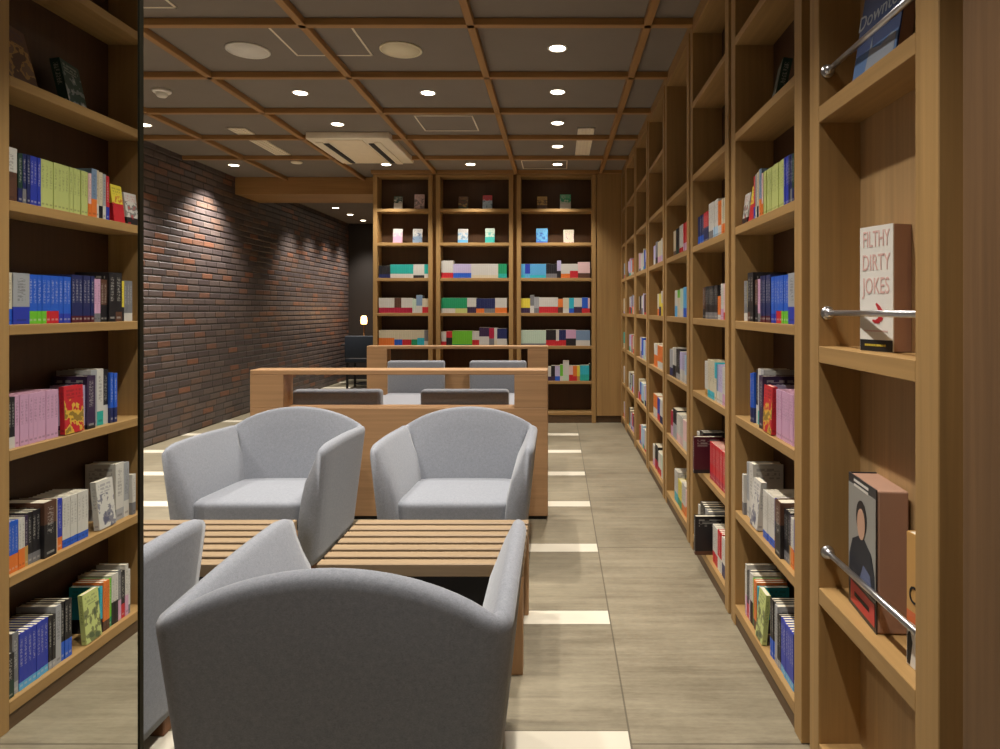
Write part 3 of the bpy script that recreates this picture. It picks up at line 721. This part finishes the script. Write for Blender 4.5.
me = bpy.data.meshes.new('books'); me.from_pydata(V, [], F)
at = me.color_attributes.new('c1', 'FLOAT_COLOR', 'CORNER')
for p in me.polygons:
    for li in p.loop_indices: at.data[li].color = (*CL[p.index], 1)
me.materials.append(bookstuff)
if rest: tag(link('distant_books', me), 'many small distant paperbacks filling the remaining aisle and far shelves', 'books', None, 'stuff')
print('BOOKS', len(keep), len(rest), 'smallest area', keep and min(q['area'] for q in keep))

# --- books of the display bookcase
def block(name, label, p1, p2, z, h, t, lean=0, side=darkpage, cover=None, rounded=.0):
    """cover from p1 (far edge) to p2 (near edge) facing the aisle, thickness going away from it"""
    p1 = Vector((*p1, 0)); p2 = Vector((*p2, 0)); d = (p2-p1); w = d.length
    root = thing(name, label, 'book', (p1.x, p1.y, z), math.atan2(d.y, d.x))      # local +x along the cover, local +y away from the aisle
    root.rotation_euler = (-lean, 0, math.atan2(d.y, d.x))
    mb = MB(); mb.box(0, w, 0, .003, 0, h); mb.box(0, .003, .003, t, 0, h)
    mb.build('cover', cover, root)
    mb = MB(); mb.box(.0035, w+.0005, .0033, t, .001, h-.002, rounded, 2) if rounded else mb.box(.0035, w, .0033, t, .001, h-.001)
    mb.build('pages', side, root)
    return root, w
def onface(root, name, me, mat, x, z, y=-.0006):
    me.materials.clear(); me.materials.append(mat)
    return link(name, me, root, (x, y, z), (PI/2, 0, 0))
def marks(w_, h_, rows=1):
    """unreadable small print: short bars of uneven length"""
    m = MB(); rq = random.Random(int(w_*1e4)); lh = h_/rows
    for k in range(rows):
        x = -w_/2; yc = h_/2-(k+.5)*lh
        while x < w_/2-.002:
            l = min(rq.uniform(.002, .006), w_/2-x); m.box(x, x+l, yc-lh*.28, yc+lh*.28, 0, .0004); x += l+.0012
    return m.mesh('marks')
redink = plain('red_ink', (212,172,164), .6); red2 = plain('red_mark', (178,40,46), .5)
wcov = plain('white_cover', (226,222,214), .5)
r_, w = block('display_book', 'tall white book with thin red lettering behind the middle rail', (.703, 1.55), (.732, 1.455), 1.1045, .283, .050, 0, darkpage, wcov)
for k, s in enumerate(('FILTHY', 'DIRTY', 'JOKES')):
    me = text_mesh(s, .030)
    for v in me.vertices: v.co.y *= 1.75; v.co.x *= .86 if k == 0 else 1.0
    onface(r_, 'title_line', me, redink, w/2, .252-.053*k)
mb = MB(); mb.box(.001, w-.001, -.0006, 0, .0005, .026); tag(mb.build('foot_band', black, r_), 'black foot band')
me = marks(.065, .008); onface(r_, 'band_text', me, plain('yellow_ink', (200,180,60), .6), w/2, .014, -.0012)
mb = MB()   # red pepper-like swoosh
pts = [(.050,.108),(.058,.100),(.066,.088),(.066,.078),(.060,.070),(.050,.067),(.040,.070)]
for i in range(len(pts)-1):
    (a, c), (d, e) = pts[i], pts[i+1]; ra, rb = .002+.0045*math.sin(PI*i/6), .002+.0045*math.sin(PI*(i+1)/6)
    dx, dz = d-a, e-c; L = math.hypot(dx, dz); nx, nz = -dz/L, dx/L
    mb.add([(a-nx*ra,-.0012,c-nz*ra),(a+nx*ra,-.0012,c+nz*ra),(d+nx*rb,-.0012,e+nz*rb),(d-nx*rb,-.0012,e-nz*rb),
            (a-nx*ra,-.0002,c-nz*ra),(a+nx*ra,-.0002,c+nz*ra),(d+nx*rb,-.0002,e+nz*rb),(d-nx*rb,-.0002,e-nz*rb)], [(0,1,2,3),(4,7,6,5),(0,4,5,1),(1,5,6,2),(2,6,7,3),(3,7,4,0)])
tag(mb.build('emblem', red2, r_), 'curved red emblem')
me = marks(.07, .006); onface(r_, 'small_print', me, redink, w/2, .046)

# portrait book
pcov = plain('photo_cover_grey', (150,148,142), .4)
r_, w = block('display_book', 'thick brown-edged book with a dark portrait cover behind the low rail', (.716, 1.64), (.702, 1.47), .4825, .318, .070, 0, darkpage, plain('dark_cover', (52,50,52), .4), .004)
def plate(root, name, poly, mat, y=-.0008, lab=None):
    mb = MB(); k = len(poly)
    mb.add([(x, y, z) for x, z in poly]+[(x, y+.0006, z) for x, z in poly], [tuple(range(k)), tuple(range(k, 2*k))[::-1]]+[(i, (i+1)%k, k+(i+1)%k, k+i) for i in range(k)])
    o = mb.build(name, mat, root)
    if lab: o['label'] = lab
    return o
def ell(cx, cz, rx, rz_, n_=20): return [(cx+rx*math.cos(2*PI*i/n_), cz+rz_*math.sin(2*PI*i/n_)) for i in range(n_)]
plate(r_, 'cover_photo', [(.002,.068),(w-.001,.068),(w-.001,.296),(.002,.296)], pcov, -.0008)
plate(r_, 'portrait_body', [(.006,.07),(w-.003,.07),(w-.006,.125),(w-.025,.165),(.105,.185),(.072,.185),(.03,.165),(.010,.125)], plain('dark_jacket', (34,36,44), .6), -.0016)
plate(r_, 'portrait_sweater', [(.075,.08),(w-.02,.08),(w-.03,.115),(.10,.125)], plain('blue_grey_shirt', (92,100,130), .6), -.0022)
plate(r_, 'portrait_hair', ell(.088,.230,.032,.041), plain('dark_hair', (36,28,26), .7), -.0022)
plate(r_, 'portrait_face', ell(.088,.216,.024,.036), plain('face_tone', (192,152,128), .6), -.0028)
plate(r_, 'red_panel', [(.018,.012),(w-.006,.012),(w-.006,.062),(.018,.062)], plain('red_panel', (196,62,60), .5), -.0014, 'red lower panel')
me = marks(.09, .018); onface(r_, 'title_line', me, black, w/2+.006, .038, -.0022)
me = marks(.09, .022, 2); onface(r_, 'title_line', me, wcov, w/2, .303, -.0014)

# orange-and-white book at its near side
r_, w = block('display_book', 'ochre and white book standing beside the portrait book', (.708, 1.352), (.716, 1.262), .4825, .268, .03, 0, pagem, plain('ochre_cover', (196,150,86), .5))
plate(r_, 'white_panel', [(.001,.001),(w-.001,.001),(w-.001,.09),(.001,.09)], wcov, -.0008)
plate(r_, 'orange_band', [(.001,.09),(w-.001,.09),(w-.001,.112),(.001,.112)], plain('orange_band', (206,104,52), .5), -.0009)
me = text_mesh('Cl', .05); 
for v in me.vertices: v.co.x *= .8
onface(r_, 'title_line', me, black, .026, .145, -.0010)
plate(r_, 'dark_figure', [(.003,.004),(.012,.004),(.02,.05),(.012,.075),(.004,.06)], black, -.0016)
# blue leaning book above
r_, w = block('display_book', 'blue book with large pale lettering leaning behind the upper rail', (.704, 1.60), (.712, 1.41), 1.7245, .262, .03, rad(9), darkpage, plain('blue_cover', (58,80,130), .4))
plate(r_, 'sky_picture', [(.002,.001),(w-.002,.001),(w-.002,.075),(.002,.075)], plain('sky_picture', (94,128,180), .5), -.0008)
plate(r_, 'castle_picture', [(.06,.02),(.068,.07),(.074,.10),(.08,.07),(.12,.062),(.16,.075),(w-.01,.07),(w-.01,.02)], plain('stone_picture', (150,160,176), .5), -.0014)
me = text_mesh('Downton', .052); onface(r_, 'title_line', me, plain('silver_ink', (176,184,196), .4), w/2, .155, -.0014)
mb = MB(); mb.box(0, .028, -.11, 0, 0, .245); tag(mb.build('book', plain('dark_spine', (30,26,28), .5), None, (.748, 1.372, 1.7235)), 'dark book at the near end of the upper display shelf', 'book')

# ------------------------------------------------------------------ armchairs
def armchair_meshes():
    hw, hd, rc = .340, .296, .032        # half width / depth of the shell's centre line
    pts = []                              # (x, y, nx, ny, section, s)
    def seg(p, q, k, nx, ny, tagn):
        for i in range(k):
            u = i/k; pts.append((p[0]+(q[0]-p[0])*u, p[1]+(q[1]-p[1])*u, nx, ny, tagn, u))
    yf = -.348
    seg((hw, yf), (hw, hd-rc), 14, 1, 0, 'R')
    for i in range(8):
        a = (i)/8*PI/2; pts.append((hw-rc+rc*math.cos(a), hd-rc+rc*math.sin(a), math.cos(a), math.sin(a), 'C1', i/8))
    seg((hw-rc, hd), (-hw+rc, hd), 24, 0, 1, 'B')
    for i in range(8):
        a = PI/2+(i)/8*PI/2; pts.append((-hw+rc+rc*math.cos(a), hd-rc+rc*math.sin(a), math.cos(a), math.sin(a), 'C2', i/8))
    seg((-hw, hd-rc), (-hw, yf), 14, -1, 0, 'L'); pts.append((-hw, yf, -1, 0, 'L', 1.0))
    def top(x, y, tg, u):
        corner = .580
        if tg in ('R', 'L'):
            k = (y-yf)/(hd-rc-yf)        # 0 front .. 1 rear
            return .592+.012*math.sin(PI*min(1, k*1.1))*.6 - .010*k
        w = max(-1, min(1, x/(hw-.01)))
        return corner+.098*(1-w*w)**.85 if abs(w) < 1 else corner
    rows = []
    th = .031
    N_ = len(pts)
    for i, (x, y, nx, ny, tg, u) in enumerate(pts):
        T = top(x, y, tg, u)
        e = min(i, N_-1-i)                # distance from the free end
        end = {0: .55, 1: .86}.get(e, 1.0); drop = {0: .020, 1: .006}.get(e, 0); 
        t = th*end; T -= drop
        def P(off, z):
            k = 1-.17*(1-min(z, .6)/.6)   # narrower towards the floor
            px, py = (x+nx*off), (y+ny*off)
            fr = 1 - .10*(1-min(z, .6)/.6)
            return (px*k, py*(k if py > 0 else fr), z)
        sec = [P(t*.9, .062), P(t, .09), P(t, .2), P(t, .33), P(t, .45), P(t, T-.035), P(t*.97, T-.02), P(t*.75, T-.008), P(t*.35, T-.001), P(t*.05, T), P(-t*.15, T-.002), P(-t*.38, T-.009), P(-t*.55, T-.022)]
        inn = [(-.004, T-.045), (.011, T-.09), (.032, .44), (.048, .35), (.054, .27), (.054, .07)]
        for dd, z in inn:
            q = P(-t-dd, z); sec.append(q)
        rows.append(sec)
    mb = MB(); M_ = len(rows[0]); vs = [p for r in rows for p in r]; fs = []
    for i in range(N_-1):
        for j in range(M_):
            fs.append((i*M_+j, i*M_+(j+1)%M_, (i+1)*M_+(j+1)%M_, (i+1)*M_+j))
    fs.append(tuple(range(M_))); fs.append(tuple((N_-1)*M_+j for j in range(M_))[::-1])
    mb.add(vs, fs, True)
    shell = mb.mesh('shell', fabric)
    # cushion with a crowned top
    bm = bmesh.new(); bmesh.ops.create_cube(bm, size=1); bmesh.ops.subdivide_edges(bm, edges=bm.edges[:], cuts=11, use_grid_fill=True)
    for v in bm.verts:
        x, y, z = v.co*2
        def sq(a): return math.copysign(min(1, abs(a)), a)
        # soft box
        L = (abs(x)**9+abs(y)**9+abs(z)**9)**(1/9); f = 1/L if L > 0 else 1
        x, y, z = x*f, y*f, z*f
        wx = .264
        zz = .272-y*.012+z*.058+(.010*(1-x*x)*(1-y*y) if z > 0 else 0)
        v.co = Vector((x*wx, -.035+y*.272, zz))
    bmesh.ops.recalc_face_normals(bm, faces=bm.faces)
    cush = bpy.data.meshes.new('seat'); bm.to_mesh(cush); bm.free()
    for p in cush.polygons: p.use_smooth = True
    cush.materials.append(fabric)
    mb = MB(); mb.box(-.262, .262, -.285, .24, .065, .218, .012, 3); base = mb.mesh('seat_base', fabric)
    mb = MB(); mb.box(-.026, .026, -.026, .026, 0, .064, .003, 1); foot = mb.mesh('foot', footm)
    return shell, cush, base, foot
sh, cu, ba, ft = armchair_meshes()
first = True
ac = None
for x, y, rz, lab in ((-.456, 1.642, PI, 'grey upholstered tub armchair with its rounded back closest to the camera'),
                      (-1.40, 1.642, PI, 'grey upholstered tub armchair cut off by the mirror edge'),
                      (-.472, 3.275, 0, 'grey tub armchair facing the camera beside the aisle, before the wooden partition'),
                      (-1.388, 3.275, 0, 'grey tub armchair facing the camera on the brick wall side')):
    if ac is None:
        ac = thing('armchair', lab, 'armchair', (x, y, 0), rz, 'grey armchairs around the slatted tables')
        link('shell', sh, ac); link('seat', cu, ac); link('seat_base', ba, ac)
        for fx_, fy_ in ((.27,-.255),(-.27,-.255),(.26,.235),(-.26,.235)): link('foot', ft, ac, (fx_, fy_, 0))
    else:
        o = copy_tree(ac); o.location = (x, y, 0); o.rotation_euler = (0,0,rz); o['label'] = lab

# ------------------------------------------------------------------ slatted tables
def slat_table(x0, x1, label):
    y0, y1 = 2.184, 2.655
    t = thing('slatted_table', label, 'table', ((x0+x1)/2, (y0+y1)/2, 0), 0, 'slatted wooden tables between the armchairs')
    hx, hy = (x1-x0)/2, (y1-y0)/2
    mb = MB()
    for k in range(7):
        a = -hy+k*.0695; mb.box(-hx, hx, a, a+.044, .322, .365, .003, 1)
    mb.build('slatted_top', slatw, t)
    for s in (-1, 1):
        for q in (-1, 1):
            xa = s*hx-(.045 if s > 0 else 0); ya = q*hy-(.045 if q > 0 else 0)
            mb = MB(); mb.box(xa+(.0005), xa+.0445, ya+.0005, ya+.0445, 0, .3215, .003, 1); mb.build('leg', warm[1], t)
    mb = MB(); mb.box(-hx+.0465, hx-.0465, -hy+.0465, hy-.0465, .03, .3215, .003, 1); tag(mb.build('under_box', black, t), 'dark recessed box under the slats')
slat_table(-.79, -.113, 'low slatted wooden table beside the aisle, behind the rounded chair back')
slat_table(-1.72, -1.032, 'low slatted wooden table on the brick wall side, half hidden by armchairs')

# ------------------------------------------------------------------ wooden partitions, study chairs, white table
def partition(x0, x1, y, label, dep=.14, pw=.19):
    t = thing('wooden_partition', label, 'partition', ((x0+x1)/2, y, 0)); h = (x1-x0)/2
    mb = MB(); mb.box(-h, h, 0, dep, .02, .636, .002, 1); mb.build('front_panel', warm[0], t)
    mb = MB(); mb.box(-h+.01, h-.01, .008, dep-.008, 0, .0195); mb.build('plinth', black, t)
    for a, b_ in ((-h, -h+pw), (h-pw, h)):
        mb = MB(); mb.box(a, b_, 0, dep, .6362, .8248, .002, 1); mb.build('post', warm[0], t)
    mb = MB(); mb.box(-h, h, 0, dep, .825, .8525, .003, 1); mb.build('top_rail', warm[0], t)
partition(-1.752, -.056, 3.80, 'long wooden partition with open slot directly behind the armchairs')
partition(-1.79, -.09, 6.26, 'long wooden partition with open slot before the far bookcases')
def study_chair():
    t = thing('study_chair', 'x', 'chair', group='small grey chairs at the white table')
    mb = MB(); mb.box(-.262, .262, -.045, .045, .36, .72, .022, 4); mb.build('backrest', fabric2, t)      # back at y=0, seat towards -y
    mb = MB(); mb.box(-.25, .25, -.50, -.046, .33, .43, .025, 4); mb.build('seat', fabric2, t)
    for x in (-.215, .215):
        for y in (-.46, -.07):
            mb = MB(); mb.box(x-.017, x+.017, y-.017, y+.017, 0, .329, .003, 1); mb.build('leg', footm, t)
    return t
sc0 = study_chair()
for i, (x, y, rz, lab) in enumerate(((-1.311, 3.99, PI, 'grey low-backed chair seen from behind through the partition slot, brick wall side'),
                       (-.552, 3.99, PI, 'grey low-backed chair seen from behind through the partition slot, aisle side'),
                       (-1.311, 6.20, 0, 'grey low-backed chair facing the camera before the far partition, brick wall side'),
                       (-.552, 6.20, 0, 'grey low-backed chair facing the camera before the far partition, aisle side'))):
    o = sc0 if i == 0 else copy_tree(sc0)
    o.location = (x, y, 0); o.rotation_euler = (0, 0, rz); o['label'] = lab
t = thing('white_table', 'long white table between the two wooden partitions', 'table', (-.93, 4.98, 0))
mb = MB(); mb.box(-.80, .82, -.30, .22, .49, .53, .004, 2); mb.build('tabletop', tablem, t)
for x in (-.74, .76):
    for y in (-.25, .17):
        mb = MB(); mb.box(x-.022, x+.022, y-.022, y+.022, 0, .4895, .003, 1); mb.build('leg', warm[1], t)

# ------------------------------------------------------------------ dim back room: side table, lamp, chairs
t = thing('side_table', 'dark side table at the end of the dim brick passage', 'table', (-3.02, 10.75, 0))
mb = MB(); mb.box(-.38, .38, -.3, .3, .62, .65, .006, 2); mb.build('tabletop', black, t)
mb = MB(); mb.lathe([(.03,.03),(.03,.619)], 0, 0, 16); mb.build('pedestal', black, t)
mb = MB(); mb.lathe([(.22,0),(.22,.012),(.05,.03)], 0, 0, 28); mb.build('base', black, t)
t = thing('table_lamp', 'small glowing table lamp at the end of the dim brick passage', 'lamp', (-3.12, 10.75, .6505))
mb = MB(); mb.lathe([(.07,0),(.07,.012),(.012,.02),(.01,.30),(.012,.31)], 0, 0, 20); mb.build('stand', plain('brass', (140,100,60), .4, .8), t)
mb = MB(); mb.lathe([(.02,.305),(.045,.31),(.05,.36),(.042,.43),(.02,.44)], 0, 0, 20); tag(mb.build('lamp_shade', shadem, t), 'glowing warm shade')
l = bpy.data.lights.new('warm_bulb', 'POINT'); l.energy = 4; l.color = (1, .55, .25); l.shadow_soft_size = .06
lo = bpy.data.objects.new('warm_bulb', l); C.objects.link(lo); lo.parent = t; lo.location = (0, -.02, .52)
def dark_chair(x, y, rz, lab):
    t = thing('passage_chair', lab, 'chair', (x, y, 0), rz, 'dark chairs in the dim passage')
    m = plain('dark_blue_seat', (26,34,46), .7)
    mb = MB(); mb.box(-.22, .22, -.22, .22, .40, .46, .015, 3); mb.build('seat', m, t)
    mb = MB(); mb.box(-.22, .22, .19, .23, .47, .80, .015, 3); mb.build('backrest', m, t)
    for a in (-.19, .19):
        for b_ in (-.19, .19):
            mb = MB(); mb.box(a-.014, a+.014, b_-.014, b_+.014, 0, .399); mb.build('leg', black, t)
dark_chair(-2.95, 10.15, PI, 'dark blue chair with its back to the camera, dim passage')
dark_chair(-2.40, 10.55, -PI/2-.3, 'dark blue chair turned sideways at the passage side table')

# ------------------------------------------------------------------ world, camera, view
w = bpy.data.worlds.new('World'); S.world = w; w.use_nodes = True
w.node_tree.nodes['Background'].inputs[0].default_value = (.5, .45, .4, 1); w.node_tree.nodes['Background'].inputs[1].default_value = .02
cd = bpy.data.cameras.new('Camera'); cam = bpy.data.objects.new('Camera', cd); C.objects.link(cam)
cam.location = (0, 0, 1.2); cam.rotation_euler = (PI/2, 0, 0)
cd.sensor_width = 36; cd.lens = 667*36/1000; cd.shift_x = -.0575; cd.shift_y = -.0655; cd.clip_start = .02
S.camera = cam
S.view_settings.view_transform = 'Standard'; S.view_settings.look = 'None'; S.view_settings.gamma = 1; S.view_settings.use_curve_mapping = False
S.view_settings.exposure = 0.0
S.cycles.max_bounces = 8; S.cycles.diffuse_bounces = 4; S.cycles.use_denoising = True
S.cycles.sample_clamp_indirect = 4
